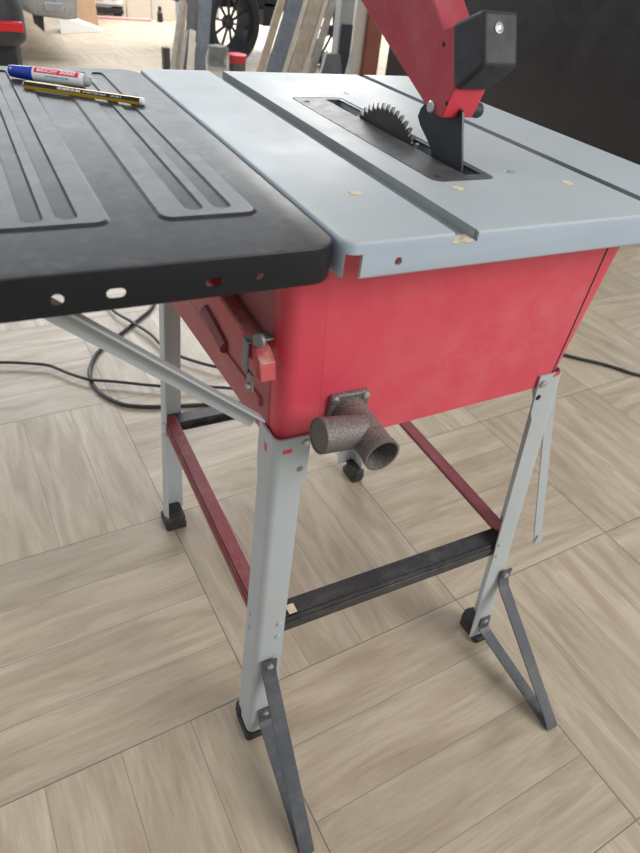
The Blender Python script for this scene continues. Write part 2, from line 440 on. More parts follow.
# front cover with seam on its right
mb = MB()
def fy(z): return .060 - (z-.604)/(.8365-.604)*.008
mb.hexa([(.034,fy(.591)-.0003,.591),(.366,fy(.601)-.0009,.601),(.366,.07,.601),(.034,.07,.591),(.016,fy(.835)-.0003,.835),(.3685,fy(.835)-.0009,.835),(.3685,.07,.835),(.016,.07,.835)])
fc = obj('front_cover', mb, M['red'], saw, bevel=.0005)
mb = MB(); mb.hexa([(.3662,fy(.601)-.0006,.603),(.369,fy(.601)-.0006,.603),(.369,.07,.603),(.3662,.07,.603),(.3688,fy(.835)-.0006,.835),(.3716,fy(.835)-.0006,.835),(.3716,.07,.835),(.3688,.07,.835)])
obj('seam', mb, M['dark'], fc)

# --- dust port: flange, straight pipe, side branch
mb = MB(); mb.hexa([(.037,.0545,.618),(.087,.0545,.612),(.087,.059,.612),(.037,.059,.618),(.039,.0515,.661),(.085,.0515,.660),(.085,.059,.660),(.039,.059,.661)])
dp = obj('dust_port', mb, M['port'], saw, bevel=.003)
mb = MB(); ax = (0,-1,-.05)
mb.lathe((.063,.054,.636), ax, [(0,.0195),(.010,.0190),(.066,.0185),(.0665,.0196),(.0725,.0196),(.0725,.0172),(.050,.0168),(.05,.001)], 28)
obj('pipe', mb, M['port'], dp)
mb = MB(); mb.lathe((.060,.018,.638), (-1,-.02,.14), [(0,.0175),(.050,.0185),(.0525,.0185),(.053,.0170),(.0515,.0165),(.0512,.001)], 28)
obj('branch_pipe', mb, M['port'], dp)
for x, z in ((.0435,.656),(.0805,.655)):
    mb = MB(); mb.lathe((x,.0528,z),(0,-1,0),[(0,.0045),(.0025,.0042),(.0035,.002)],12); obj('screw', mb, M['steel'], dp)

# --- storage clip on the left side
mb = MB()
mb.box(-.047,-.0445,.0745,.088,.692,.7275)                  # outer plate
mb.box(-.047,-.018,.0745,.088,.7255,.728)                  # bridge
mb.box(-.045,-.042,.066,.080,.676,.695)
cl = obj('storage_clip', mb, M['clip'], saw, bevel=.001)
mb = MB(); mb.lathe((-.036,.068,.7325),(-1,-.5,.1),[(0,.006),(.003,.0075),(.005,.0065),(.0062,.003)],16); obj('wing_nut', mb, M['clip'], cl)
mb = MB(); mb.lathe((-.0445,.071,.681),(-1,-.2,0),[(0,.004),(.003,.003)],10); obj('screw', mb, M['steel'], cl)

# --- legs: folded angle section with rounded corner
def leg_mb(c_top, c_bot, sx, sy, zt, zb):
    def prof(x, y, z, w, wy, r=.010, t=.0026):
        out = []; inn = []
        out.append((w, 0)); inn.append((w, t))
        for i in range(6):
            a = .5*PI*i/5
            out.append((r-r*math.sin(a), r-r*math.cos(a))); q = r-t
            inn.append((r-q*math.sin(a), r-q*math.cos(a)))
        out.append((0, wy)); inn.append((t, wy))
        return [(x+sx*a, y+sy*b, z) for a, b in out + inn[::-1]]
    m = MB(); rings = []
    for z, w in ((zt,.0425),(zt-.058,.0425),(zt-.072,.0375),(.30,.0395),(zb,.045)):
        k = (z-zb)/(zt-zb)
        rings.append(prof(c_bot[0]+(c_top[0]-c_bot[0])*k, c_bot[1]+(c_top[1]-c_bot[1])*k, z, w, w))
    m.loft(rings); return m
def at_leg(c_top, c_bot, z, zt=.613, zb=.012):
    k = (z-zb)/(zt-zb); return (c_bot[0]+(c_top[0]-c_bot[0])*k, c_bot[1]+(c_top[1]-c_bot[1])*k)
LEGS = {'FL': ((-.020,.0555),(-.034,.042), 1, 1), 'FR': ((.387,.0555),(.452,.040), -1, 1), 'BL': ((-.016,.535),(-.030,.566), 1, -1), 'BR': ((.3835,.535),(.441,.560), -1, -1)}
for key, (ct, cb, sx, sy) in LEGS.items():
    zt = .613 if key[1] == 'L' else .621; zbt = .018 if key[1] == 'L' else .028
    lg = obj('leg', leg_mb(ct, cb, sx, sy, zt, zbt), M['leg'], saw, angle=40)
    # rubber foot: boot round the end of the angle
    m = MB(); x, y = at_leg(ct, cb, .02)
    def rc(x0,x1,y0,y1,z): return [(x+sx*a, y+sy*b_, z) for a, b_ in rrect(x0,x1,y0,y1,.006,3)]
    xw = .040 if key[1] == 'L' else .026
    m.loft([rc(-.004,xw,-.004,.050,0), rc(-.004,xw,-.004,.050,.014)])
    m.loft([rc(.0032,xw-.002,.0032,.053,.013), rc(.0032,xw-.003,.0032,.052,.036)])
    m.loft([rc(-.0045,.0165,.030,.053,.010), rc(-.004,.0165,.034,.052,.034)])
    obj('rubber_foot', m, M['rubber'], lg, bevel=.002)
    # bolts on both flanges, slots near the top
    for z in (.290,.262):
        x, y = at_leg(ct, cb, z); m = MB()
        m.lathe((x+sx*.031, y+sy*.0005, z), (0,-sy,0), [(0,.0042),(.002,.004),(.003,.002)], 10); obj('bolt', m, M['leg'], lg)
        m = MB(); m.lathe((x+sx*.0005, y+sy*.030, z), (-sx,0,0), [(0,.0042),(.002,.004),(.003,.002)], 10); obj('bolt', m, M['leg'], lg)
    x, y = at_leg(ct, cb, .602); m = MB()
    if key[1] == 'L':
        m.lathe((x+sx*.037, y, .604), (0,-sy,0), [(0,.0045),(.002,.0042),(.003,.002)], 12)
    else:
        m.lathe((x+sx*.035, y, .609), (0,-sy,0), [(0,.0055),(.003,.005),(.0045,.002)], 12)
    obj('bolt', m, M['steel'], lg)
    if key in ('FL', 'FR'):
        x, y = at_leg(ct, cb, .598)
        m = MB()
        if key == 'FL':
            m.box(x+.010, x+.021, y-.0003, y+.001, .5945, .600)
            obj('slot_hole', m, M['red'], lg)
            m = MB(); m.box(x-.0003, x+.001, y+.018, y+.026, .585, .596); obj('slot_hole', m, M['red'], lg)
            x, y = at_leg(ct, cb, .568); m = MB(); m.cyl((x+.033,y-.0003,.568),(x+.033,y+.001,.568),.004,n=12); obj('bolt_hole', m, M['clip'], lg)
        else:
            x, y = at_leg(ct, cb, .62); m = MB(); m.hexa([(x-.018,y-.0006,.615),(x-.008,y-.0006,.618),(x-.008,y+.001,.618),(x-.018,y+.001,.615),(x-.018,y-.0006,.620),(x-.008,y-.0006,.623),(x-.008,y+.001,.623),(x-.018,y+.001,.620)]); obj('slot_hole', m, M['red'], lg)
            x, y = at_leg(ct, cb, .587); m = MB(); m.cyl((x-.036,y-.0006,.587),(x-.036,y+.001,.587),.0042,n=12); obj('bolt_hole', m, M['dark'], lg)

# --- cross bars: black front/back, red sides
def channel_x(x0, x1, y, z, sy):
    m = MB()
    m.box(x0, x1, min(y,y+sy*.0025), max(y,y+sy*.0025), z-.033, z)               # web
    m.box(x0, x1, min(y,y+sy*.028), max(y,y+sy*.028), z-.0025, z)                # top flange
    m.box(x0, x1, min(y,y+sy*.014), max(y,y+sy*.014), z-.033, z-.0305)
    m.box(x0, x1, min(y-sy*.002,y+sy*.001), max(y-sy*.002,y+sy*.001), z-.021, z-.012)   # rolled rib
    return m
def channel_y(x, y0, y1, z, sx):
    m = MB()
    m.box(min(x,x+sx*.0025), max(x,x+sx*.0025), y0, y1, z-.030, z)
    m.box(min(x,x+sx*.022), max(x,x+sx*.022), y0, y1, z-.0025, z)
    m.box(min(x-sx*.002,x+sx*.001), max(x-sx*.002,x+sx*.001), y0, y1, z-.019, z-.011)
    return m
o = obj('cross_bar', channel_x(-.020, .408, .0535, .290, 1), M['bar'], saw, bevel=.001); o['label'] = 'black front cross bar'
m = MB(); m.box(.022,.034,.056,.070,.2905,.2925); obj('tape_remnant', m, M['sawdust'], o)
o = obj('cross_bar', channel_x(-.018, .408, .540, .292, -1), M['bar'], saw, bevel=.001); o['label'] = 'black rear cross bar'
o = obj('cross_bar', channel_y(-.0215, .062, .532, .296, 1), M['maroon'], saw, bevel=.001); o['label'] = 'dark red left cross bar'
o = obj('cross_bar', channel_y(.409, .062, .532, .312, -1), M['maroon'], saw, bevel=.001); o['label'] = 'dark red right cross bar'

# --- front stabiliser braces: bent strap, V shaped
def brace(x, xt, tip_y, name_lbl):
    w = .0215; t = .003
    def strip(pts, m):
        rings = []
        for i, (px, py, pz, ny, nz) in enumerate(pts):
            rings.append([(px-w/2, py, pz), (px+w/2, py, pz), (px+w/2, py+ny*t, pz+nz*t), (px-w/2, py+ny*t, pz+nz*t)])
        m.loft(rings)
    m = MB()
    yl = .0425
    strip([(x,yl,.218,0,-.0),(x,yl-.0005,.217,-1,0),(x,yl-.001,.192,-1,.1),(x,yl-.008,.180,-.9,.4),(x+(xt-x)*.85,tip_y+.028,.034,-.9,.4),(xt,tip_y+.006,.012,-.9,.4),(xt,tip_y,.004,-1,0),(xt,tip_y+.004,.0035,-.3,-1),(xt,tip_y+.016,.006,.5,-.8),(x+(xt-x)*.1,yl-.016,.050,.5,-.8),(x,yl-.008,.055,0,-1),(x,yl-.003,.062,-1,0),(x,yl-.001,.082,-1,0)][1:], m)
    o = obj('stabiliser_brace', m, M['strap'], saw, bevel=.0006); o['label'] = name_lbl
    for z in (.205, .071):
        q = MB(); q.lathe((x, yl-.003, z), (0,-1,.03), [(0,.0058),(.003,.0052),(.0045,.002)], 12); obj('bolt', q, M['steel'], o)
    return o
brace(-.009, -.016, -.142, 'dark strap brace on the near left leg')
brace(.4275, .448, -.148, 'dark strap brace on the right leg')

# --- diagonal support strut to extension, and the loose strut on the right
def strut(p0, p1, lbl, w=.016):
    m = MB(); p0 = V(p0); p1 = V(p1)
    m.obox(p0, p1, .0025, w, (0,0,1)); d = (p1-p0).normalized()
    side = d.cross(V((0,0,1))).normalized(); up = side.cross(d)
    m.obox(p0+up*w/2+side*-.006, p1+up*w/2+side*-.006, .0145, .0025, (0,0,1))
    o = obj('support_strut', m, M['leg'], saw, bevel=.0006); o['label'] = lbl
    q = MB(); q.lathe(p0-side*-.001+d*.008, side, [(0,.004),(.004,.004),(.005,.002)], 10); obj('bolt', q, M['steel'], o)
    return o
strut((-.034,.080,.628), (-.240,.060,.818), 'grey diagonal strut under the black extension')
strut((.3975,.082,.606), (.537,.082,.205), 'grey strut hanging loose beside the right leg')
lo = bpy.data.objects['support_strut.001']
mb = MB(); mb.hexa([(.529,.078,.199),(.545,.078,.199),(.545,.081,.199),(.529,.081,.199),(.530,.078,.221),(.546,.078,.221),(.546,.081,.221),(.530,.081,.221)]); mb.cyl((.537,.0775,.207),(.537,.0815,.207),.004,n=10); obj('end_tab', mb, M['leg'], lo)

# --- black extension table
X0, X1 = -.300, -.003
mb = MB(); mb.prism(rrect(X0, X1, .0, D, (.03,.022,.03,.06)), 'z', .8185, H-.0015)
ext = obj('extension_table', mb, [M['black'], M['skirt']], saw); ext['label'] = 'black pressed steel extension table'
b = ext.modifiers.new('bev', 'BEVEL'); b.width = .0016; b.segments = 3; b.limit_method = 'ANGLE'; b.angle_limit = math.radians(60)
cs = []
c = MB(); c.prism(rrect(X0+.002, X1-.002, .002, D-.002, (.028,.020,.028,.048)), 'z', .80, .8450); cs.append(c)
PAN = [(-.241,-.157),(-.122,-.040)]
hx = [(-.209,.0044,0),(-.172,.0038,.0028),(-.104,.0036,.0025),(-.069,.0032,0)]
for x, r, e in hx:
    c = MB(); z = .8305
    pts = [(x+e+r*math.cos(a), z+r*math.sin(a)) for a in [(-.5+i/8)*PI for i in range(9)]] + [(x-e+r*math.cos(a), z+r*math.sin(a)) for a in [(.5+i/8)*PI for i in range(9)]]
    c.prism(pts, 'y', -.01, .01); cs.append(c)
cut(ext, cs)
for p in ext.data.polygons:
    if p.normal.z < .3: p.material_index = 1
RIB = [[(-.2105,.082),(-.1865,.083)],[(-.0900,.086),(-.0665,.086)]]
for (x0, x1), ribs in zip(PAN, RIB):
    mb = MB(); a = rrect(x0, x1, .072, .614, .011); bb = rrect(x0+.0026, x1-.0026, .0746, .6114, .0095)
    mb.loft([[(p[0],p[1],H-.0030) for p in a], [(p[0],p[1],H-.0015) for p in a], [(p[0],p[1],H+.0004) for p in bb]])
    pn = obj('pressed_panel', mb, M['black'], ext); cs = []
    for xc, y0 in ribs:
        c = MB(); a = rrect(xc-.0078, xc+.0078, y0, .603, .0075); bb = rrect(xc-.0054, xc+.0054, y0+.0024, .6006, .0050)
        c.loft([[(p[0],p[1],H-.0022) for p in bb], [(p[0],p[1],H+.0004) for p in a], [(p[0],p[1],H+.004) for p in a]]); cs.append(c)
    cut(pn, cs)

# ------------------------------------------------------------------ push stick held in the clip
ps = empty('push_stick', (-.03, .2, .70)); tag(ps, 'red sawdust-covered push stick clipped to the left side of the housing', 'push stick')
mb = MB()
mb.loft([[(-.0425,y,z0),(-.026,y,z0),(-.026,y,z1),(-.0425,y,z1)] for y,z0,z1 in ((.40,.694,.716),(.24,.700,.722),(.19,.703,.730),(.13,.706,.727),(.084,.7045,.7245))])
obj('handle_bar', mb, M['stick'], ps, bevel=.003)
mb = MB()
mb.loft([[(-.0425,y,z),(-.027,y,z),(-.027,y2,z2),(-.0425,y2,z2)] for y,z,y2,z2 in ((.086,.7055,.086,.7240),(.072,.709,.066,.7245),(.063,.704,.053,.716),(.060,.695,.0495,.698))])
for k in range(5):
    mb.box(-.0436,-.0420,.0525,.0615,.6985+k*.0034,.7000+k*.0034)
obj('notched_tip', mb, M['stick'], ps, bevel=.0008)

# ------------------------------------------------------------------ marker pen and pencil on the extension
def lying(p0, p1, r):
    p0 = V((*p0, H+.0004+r)); p1 = V((*p1, H+.0004+r)); d = (p1-p0).normalized(); L = (p1-p0).length
    n = V((d.y, -d.x, 0)).normalized()          # towards the viewer (-y side)
    return p0, d, n, L
def bent_text(txt, size, p0, d, n, s0, ang, r, mat, name, parent, width=None, flat=False, bold=0):
    cu = bpy.data.curves.new('t', 'FONT'); cu.body = txt; cu.size = size; cu.resolution_u = 3; cu.offset = bold*size*.35
    to = bpy.data.objects.new('t', cu); COL.objects.link(to); bpy.context.view_layer.update()
    me = bpy.data.meshes.new_from_object(to.evaluated_get(bpy.context.evaluated_depsgraph_get()))
    bpy.data.objects.remove(to)
    xs = [v.co.x for v in me.vertices]; wd = max(xs)-min(xs); k = (width/wd) if width else 1
    x0 = min(xs)
    up = V((0,0,1))
    for v in me.vertices:
        s = s0 + (v.co.x-x0)*k; t = v.co.y - size*.33
        if flat:
            nn = n*math.cos(ang) + up*math.sin(ang); tt = -n*math.sin(ang) + up*math.cos(ang)
            v.co = p0 + d*s + nn*r + tt*t
        else:
            a = ang + t/r
            v.co = p0 + d*s + (n*math.cos(a) + up*math.sin(a))*r
    o = bpy.data.objects.new(name, me); COL.objects.link(o); me.materials.append(mat); me.name = name
    place(o, parent); return o

r = .0080
p0, d, n, L = lying((-.1775,.556), (-.091,.5025), r)
mk = empty('marker_pen', p0 - V((0,0,r))); tag(mk, 'white permanent marker with blue cap and red print band lying on black extension table', 'marker pen')
mb = MB(); mb.lathe(p0+d*.030, d, [(0,.0072),(.001,r),(.061,r),(.064,.0074),(.0645,.006),(.0646,.001)], 32); barrel = obj('barrel', mb, M['white'], mk)
mb = MB(); mb.lathe(p0, d, [(0,.004),(.001,.0062),(.004,.0068),(.026,.0079),(.028,.0083),(.0315,.0083)], 32); obj('cap', mb, M['blue'], mk)
mb = MB(); mb.lathe(p0+d*.0938, d, [(0,.0067),(.004,.0067),(.0072,.0045),(.0075,.001)], 24); obj('end_plug', mb, M['greyplug'], mk)
mb = MB(); up = V((0,0,1)); rb = r+.0002; rings = []
for s in (.034, .089):
    rings.append([p0 + d*s + (n*math.cos(a)+up*math.sin(a))*q for q, aa in ((rb, [math.radians(26+6*i) for i in range(13)]), (rb-.0006, [math.radians(98-6*i) for i in range(13)])) for a in aa])
mb.loft(rings); obj('print_band', mb, M['redp'], barrel)
bent_text('edding 3000', .0078, p0, d, n, .0375, math.radians(55), rb+.00015, M['white'], 'lettering', barrel, width=.047, bold=.06)
bent_text('permanent marker', .0042, p0, d, n, .048, math.radians(8), r+.00015, M['bluep'], 'lettering', barrel, width=.030, bold=.03)
bent_text('e', .0060, p0, d, n, .004, math.radians(40), .0076, M['white'], 'lettering', mk)

rp = .0044
p0, d, n, L = lying((-.1685,.503), (-.0465,.420), rp*.87)
pc = empty('pencil', p0 - V((0,0,rp*.87))); tag(pc, 'black and yellow striped pencil with white end lying in front of the marker', 'pencil')
up = V((0,0,1))
def hexring(s, rr): return [p0+d*s+(n*math.cos(a)+up*math.sin(a))*rr for a in [PI/3*i for i in range(6)]]
mb = MB()
rings = [hexring(.003, rp), hexring(L-.004, rp)]
vs = rings[0]+rings[1]
for i in range(6):
    j = (i+1) % 6; mb.mi = 1 if i % 2 == 0 else 0
    mb.add([rings[0][i],rings[0][j],rings[1][j],rings[1][i]], [(0,1,2,3)])
mb.mi = 0; mb.add(rings[0], [(5,4,3,2,1,0)]); mb.add(rings[1], [(0,1,2,3,4,5)])
sh = obj('shaft', mb, [M['yellow'], M['blackp']], pc, angle=0)
mb = MB(); mb.lathe(p0+d*(L-.0045), d, [(0,rp*.99),(.002,rp*1.02),(.004,rp*.85),(.0052,rp*.4)], 16); obj('dipped_end', mb, M['white'], pc)
mb = MB(); mb.lathe(p0, d, [(0,.002),(.0012,.0034),(.003,.0038),(.0035,.0038)], 16); obj('bare_end', mb, M['greyplug'], pc)
# printing on the upper front facet (angle 30 degrees)
ang = math.radians(30); rr = rp*math.cos(PI/6)+.00012
nn = n*math.cos(ang)+up*math.sin(ang); tt = -n*math.sin(ang)+up*math.cos(ang)
mb = MB(); s = .0435
random.seed(3)
while s < .071:
    w = random.choice((.0006,.0009,.0014)); q = p0+d*s+nn*rr
    mb.add([q-tt*.0013, q+d*w-tt*.0013, q+d*w+tt*.0013, q+tt*.0013], [(0,1,2,3)]); s += w + random.choice((.0004,.0007,.0010))
obj('barcode', mb, M['white'], sh, angle=0)
bent_text('STAEDTLER Noris', .0030, p0, d, n, .0745, ang, rr, M['white'], 'lettering', sh, width=.028, flat=True)
bent_text('120 HB 2', .0030, p0, d, n, .108, ang, rr, M['white'], 'lettering', sh, width=.013, flat=True)

# ------------------------------------------------------------------ cables on the floor
def cable(pts, r, lbl, zoff=0):
    mb = MB(); mb.tube([p + V((0,0,r+zoff)) for p in smooth_path([V((*q,0)) if len(q)==2 else V(q) for q in pts], 8)], r, 10)
    return tag(obj('power_cable', mb, M['cable']), lbl, 'cable', 'power cables on the floor')
cable([(-1.1,1.36),(-.7,1.33),(-.42,1.285),(-.292,1.261),(-.218,1.233),(-.170,1.207),(-.126,1.152),(-.081,1.108),(-.021,1.078),(.107,1.012),(.25,.96),(.34,.90)], .0042, 'thin black cable running straight to the left under the extension table', .011)
cable([(.24,.90),(.086,.937),(.018,.960),(-.027,.989),(-.066,1.054),(-.076,1.136),(-.049,1.223),(-.005,1.284),(.049,1.334),(.130,1.414),(.184,1.475),(.26,1.62),(.40,1.70)], .0055, 'thick dark cable curving in a loop on the tiles behind the left legs')
cable([(.055,1.60),(.058,1.475),(.093,1.391),(.132,1.298),(.165,1.175),(.27,1.06),(.40,1.0)], .0045, 'thin dark cable crossing over the looped cable behind the left rear leg', .011)
cable([(2.3,.25),(1.75,.47),(1.557,.623),(1.518,.672),(1.477,.722),(1.406,.789),(1.30,.90),(1.1,1.02),(.9,1.05)], .0055, 'black cable on the tiles at the right beyond the saw')

# ------------------------------------------------------------------ background: right hand black panel, pillar, boards, wheels, vehicles
mb = MB(); mb.box(2.62, 2.75, 1.60, 4.10, 0, 2.4); struct(obj('wall_right', mb, M['blackwall'], angle=0))
M['cardboard'] = wood_mat('brown_board', (.33,.19,.10), (.42,.26,.15))
M['brick'] = paint('brown_red_board', (.22,.07,.05), rough=.7)
M['pillarw'] = paint('pale_pillar', (.58,.55,.48), rough=.7, mottle=.05)
M['panelg'] = paint('grey_panel', (.33,.335,.33), rough=.6)
M['navy'] = paint('navy_panel', (.025,.028,.045), rough=.5)
M['tan'] = wood_mat('tan_plank', (.27,.21,.15), (.42,.345,.26))
M['pale'] = wood_mat('pale_plank', (.40,.35,.28), (.54,.49,.41))
M['greyb'] = wood_mat('blue_grey_plank', (.095,.105,.125), (.17,.185,.21))
M['greyw'] = wood_mat('weathered_plank', (.20,.18,.16), (.36,.32,.28))
M['darkw'] = wood_mat('dark_plank', (.07,.07,.075), (.13,.125,.125))
M['tyre'] = paint('tyre_rubber', (.030,.034,.042), rough=.6)
M['rim'] = paint('dark_alloy', (.05,.055,.065), rough=.4, metal=.3)
M['canred'] = paint('red_can', (.45,.03,.04), rough=.4)
m_, nt_, b_ = new_mat('clear_plastic'); b_.inputs['Base Color'].default_value = (.88,.92,.93,1); b_.inputs['Roughness'].default_value = .2; b_.inputs['Transmission Weight'].default_value = .9; b_.inputs['IOR'].default_value = 1.08; M['clear'] = m_

tag(obj('standing_board', (lambda m: (m.box(2.985,3.13,5.04,5.08,0,1.0), m)[1])(MB()), M['brick']), 'brown-red board standing between the pale pillar and the black panel', 'board')
mb = MB(); mb.box(2.895,3.03,5.1,5.35,0,1.0); mb.box(2.868,2.8945,5.08,5.35,0,1.0)
tag(obj('pillar', mb, M['pillarw'], bevel=.01), 'pale cream pillar behind the raised blade guard', 'pillar')
cab = empty('cabinet', (2.69,4.95,0)); tag(cab, 'grey cabinet with a dark navy front beside the pale pillar', 'cabinet')
mb = MB(); mb.box(2.627,2.753,4.905,5.0,0,1.0); obj('carcass', mb, M['panelg'], cab, bevel=.005)
mb = MB(); mb.box(2.645,2.750,4.893,4.906,.02,.45); obj('door', mb, M['navy'], cab, bevel=.003)

# leaning planks (bottom x, bottom y, top x, top y, width, mat, label)
def plank(xb, yb, xt, yt, h, w, t, mat, lbl, group=None):
    m = MB(); p0 = V((xb,yb,0)); p1 = V((xt,yt,h)); d = (p1-p0).normalized(); u = V((1,0,0)); u = (u-d*u.dot(d)).normalized(); nn = d.cross(u)
    lift = abs(u.z)*w/2 + abs(nn.z)*t/2
    p0 += d*(lift/max(.2,d.z))
    vs = [q + u*(a*w/2) + nn*(b*t/2) for q in (p0, p1) for a, b in ((-1,-1),(1,-1),(1,1),(-1,1))]
    m.hexa(vs)
    o = obj('plank', m, mat, None, loc=p0, bevel=.003)
    # local grain direction: rotate object so that Z runs along plank
    return tag(o, lbl, 'plank', group or 'planks leaning by the large wheel')
plank(1.235,4.950,1.543,5.510,0.70,0.035,0.025,M['greyw'],'grey weathered plank, leftmost of those leaning left of the large wheel')
plank(1.305,4.950,1.441,5.198,0.31,0.030,0.022,M['greyw'],'short thin grey batten leaning second from the left beside the leftmost plank')
plank(1.375,4.950,1.493,5.198,0.31,0.050,0.022,M['pale'],'short pale offcut leaning against the dark boards left of the wheel')
plank(1.350,5.140,1.560,5.574,0.70,0.055,0.020,M['tan'],'brown batten leaning behind the short offcuts left of the wheel')
plank(1.425,5.140,1.635,5.574,0.70,0.075,0.020,M['darkw'],'wide dark board leaning behind the pale offcut left of the wheel')
plank(1.530,5.140,1.740,5.574,0.70,0.105,0.020,M['greyb'],'dark blue-grey board leaning closest to the tyre')
mb = MB(); mb.box(1.16,1.33,5.12,5.17,0,.03); tag(obj('offcut', mb, M['darkw'], bevel=.003), 'dark offcut lying flat on the floor left of the leaning planks', 'offcut')
mb = MB(); mb.box(1.28,1.335,5.3,5.36,0,.17); tag(obj('dark_block', mb, M['darkw'], bevel=.004), 'small dark block standing left of the leaning planks', 'block')
plank(1.945,4.950,2.496,5.477,0.95,0.062,0.025,M['tan'],'tan plank with orange edge, leftmost of the stack leaning right of the wheel')
plank(2.062,4.950,2.613,5.477,0.95,0.125,0.025,M['greyb'],'wide blue-grey board leaning second from the wheel')
plank(2.158,4.950,2.709,5.477,0.95,0.040,0.025,M['pale'],'narrow pale batten leaning between the blue-grey board and the broad tan board')
plank(2.252,4.950,2.803,5.477,0.95,0.115,0.025,M['tan'],'broad tan board leaning fourth in the stack right of the wheel')
plank(2.345,4.950,2.728,5.316,0.66,0.035,0.025,M['pale'],'pale batten leaning right of the broad tan board')
plank(2.410,4.950,2.793,5.316,0.66,0.060,0.025,M['greyw'],'grey board, rightmost of the stack leaning right of the wheel')

# dark cart with two spoked wheels
M['cart'] = paint('dark_blue_grey_body', (.035,.042,.055), rough=.55, mottle=.2)
cart = empty('cart', (2.45,6.1,0)); tag(cart, 'dark blue-grey cart on large spoked black-tyred wheels behind the leaning planks', 'cart')
mb = MB(); mb.box(1.60,3.5,5.95,6.7,.405,.95); obj('body', mb, M['cart'], cart, bevel=.03)
mb = MB(); mb.cyl((2.45,5.97,.30),(2.45,6.68,.30),.02,n=12); mb.box(2.40,2.50,5.95,6.6,.28,.46); obj('axle_beam', mb, M['cart'], cart, bevel=.004)
def wheel(cx, cy, r, rot, nsp=10):
    c = V((cx,cy,r)); ax = V((math.sin(rot),-math.cos(rot),0)).normalized()
    a = ax.cross(V((0,0,1))).normalized(); b = a.cross(ax)
    m = MB(); rings = []
    for i in range(40):
        t = 2*PI*i/40; e = a*math.cos(t)+b*math.sin(t)
        rings.append([c + e*(q*r) + ax*h for q, h in ((.66,.08),(.70,.11),(.88,.12),(.985,.095),(1.0,.04),(1.0,-.04),(.985,-.095),(.88,-.12),(.70,-.11),(.66,-.08))])
    rings.append(rings[0]); m.loft(rings, False); ty = obj('wheel', m, M['tyre'], cart)
    m = MB(); rings = []
    for i in range(40):
        t = 2*PI*i/40; e = a*math.cos(t)+b*math.sin(t)
        rings.append([c + e*(q*r) + ax*h for q, h in ((.67,.08),(.63,.075),(.61,.0),(.63,-.075),(.67,-.08))])
    rings.append(rings[0]); m.loft(rings, False); obj('rim', m, M['rim'], ty)
    m = MB(); m.lathe(c-ax*.01, ax, [(0,.16*r),(.05,.16*r),(.065,.10*r)], 16); obj('hub', m, M['rim'], ty)
    for i in range(nsp):
        t = 2*PI*(i+.3)/nsp; e = a*math.cos(t)+b*math.sin(t)
        m = MB(); m.obox(c+e*(.12*r)+ax*.035, c+e*(.61*r)+ax*.045, .016, .02, ax); obj('spoke', m, M['rim'], ty)
wheel(1.965, 5.74, .32, .40)
wheel(3.02, 5.76, .295, -.1)

# red can, clear jar, folded chair
can = empty('paint_can', (1.80,5.02,0)); tag(can, 'small red open can on the floor in front of the large wheel', 'can')
mb = MB(); mb.lathe((1.80,5.02,0),(0,0,1),[(0,.066),(.13,.066)],20); obj('can_body', mb, M['darkw'], can)
mb = MB(); mb.lathe((1.80,5.02,.13),(0,0,1),[(0,.069),(.055,.072),(.06,.075),(.062,.070)],20); obj('rim_band', mb, M['canred'], can)
mb = MB(); mb.lathe((1.80,5.02,.03),(0,0,1),[(0,.067),(.05,.067)],20); obj('label_band', mb, M['canred'], can)
mb = MB(); rings = []
for k, (z, q) in enumerate(((0,.080),(.02,.088),(.09,.085),(.15,.09),(.20,.085),(.245,.07))):
    rings.append([(1.63+math.cos(2*PI*i/18)*q*(1+.12*math.sin(3*i+k)), 5.0+math.sin(2*PI*i/18)*q*(1+.1*math.cos(2*i+k)), z) for i in range(18)])
mb.loft(rings); tag(obj('plastic_bag', mb, M['clear']), 'crumpled clear plastic bag on the floor left of the red can', 'plastic bag')
ch = empty('folding_chair', (2.55,4.75,0)); tag(ch, 'folded dark chair with pale tube legs in front of the bright wheel', 'folding chair')
mb = MB(); mb.hexa([(2.41,4.72,.05),(2.62,4.72,.05),(2.62,4.75,.05),(2.41,4.75,.05),(2.48,4.85,.245),(2.64,4.85,.245),(2.64,4.88,.245),(2.48,4.88,.245)]); obj('seat', mb, M['darkw'], ch, bevel=.006)
for x0, x1, hz in ((2.36,2.50,.27),(2.60,2.73,.27),(2.73,2.78,.11)):
    mb = MB(); mb.tube([(x0,4.70,.010),(x0*.5+x1*.5,4.765,hz*.5),(x1,4.83,hz)], .009, 8); obj('leg', mb, M['panelg'], ch)

# left: dark car corner with red reflector, silver vehicle behind, boards
M['carblack'] = paint('car_black', (.016,.018,.022), rough=.45, mottle=.1)
M['bumper'] = paint('dark_grey_bumper', (.045,.048,.054), rough=.55, mottle=.1)
M['silver'] = paint('silver_metal', (.42,.45,.48), rough=.28, metal=.6, mottle=.15, scale=5)
m_, nt_, b_ = new_mat('red_lens'); b_.inputs['Base Color'].default_value = (.70,.02,.03,1); b_.inputs['Roughness'].default_value = .2; M['lens'] = m_
M['whiteb'] = paint('white_board', (.80,.80,.79), rough=.5, mottle=.02)
car = empty('parked_vehicle', (-.7,4.7,0)); tag(car, 'dark parked vehicle with red bumper reflector, its rear corner at the upper left', 'vehicle')
mb = MB(); prof = [(4.06,.40),(4.0,.60),(4.06,.86),(4.2,1.20),(4.35,1.28),(5.1,1.24),(5.3,.95),(5.34,.42),(5.2,.30),(4.5,.30)]
mb.loft([[(x, y, z) for y, z in prof] for x in (-1.50,.10)]); obj('body', mb, M['carblack'], car, bevel=.05, seg=4)
mb = MB(); mb.loft([[(p[0],p[1],z) for p in rrect(-1.56+i, .175-i, 3.96+i*.6, 4.6, (.14,.14,.02,.02), 6)] for z, i in ((.345,.025),(.375,.0),(.52,.0),(.60,.02))]); obj('bumper', mb, M['bumper'], car, bevel=.01)
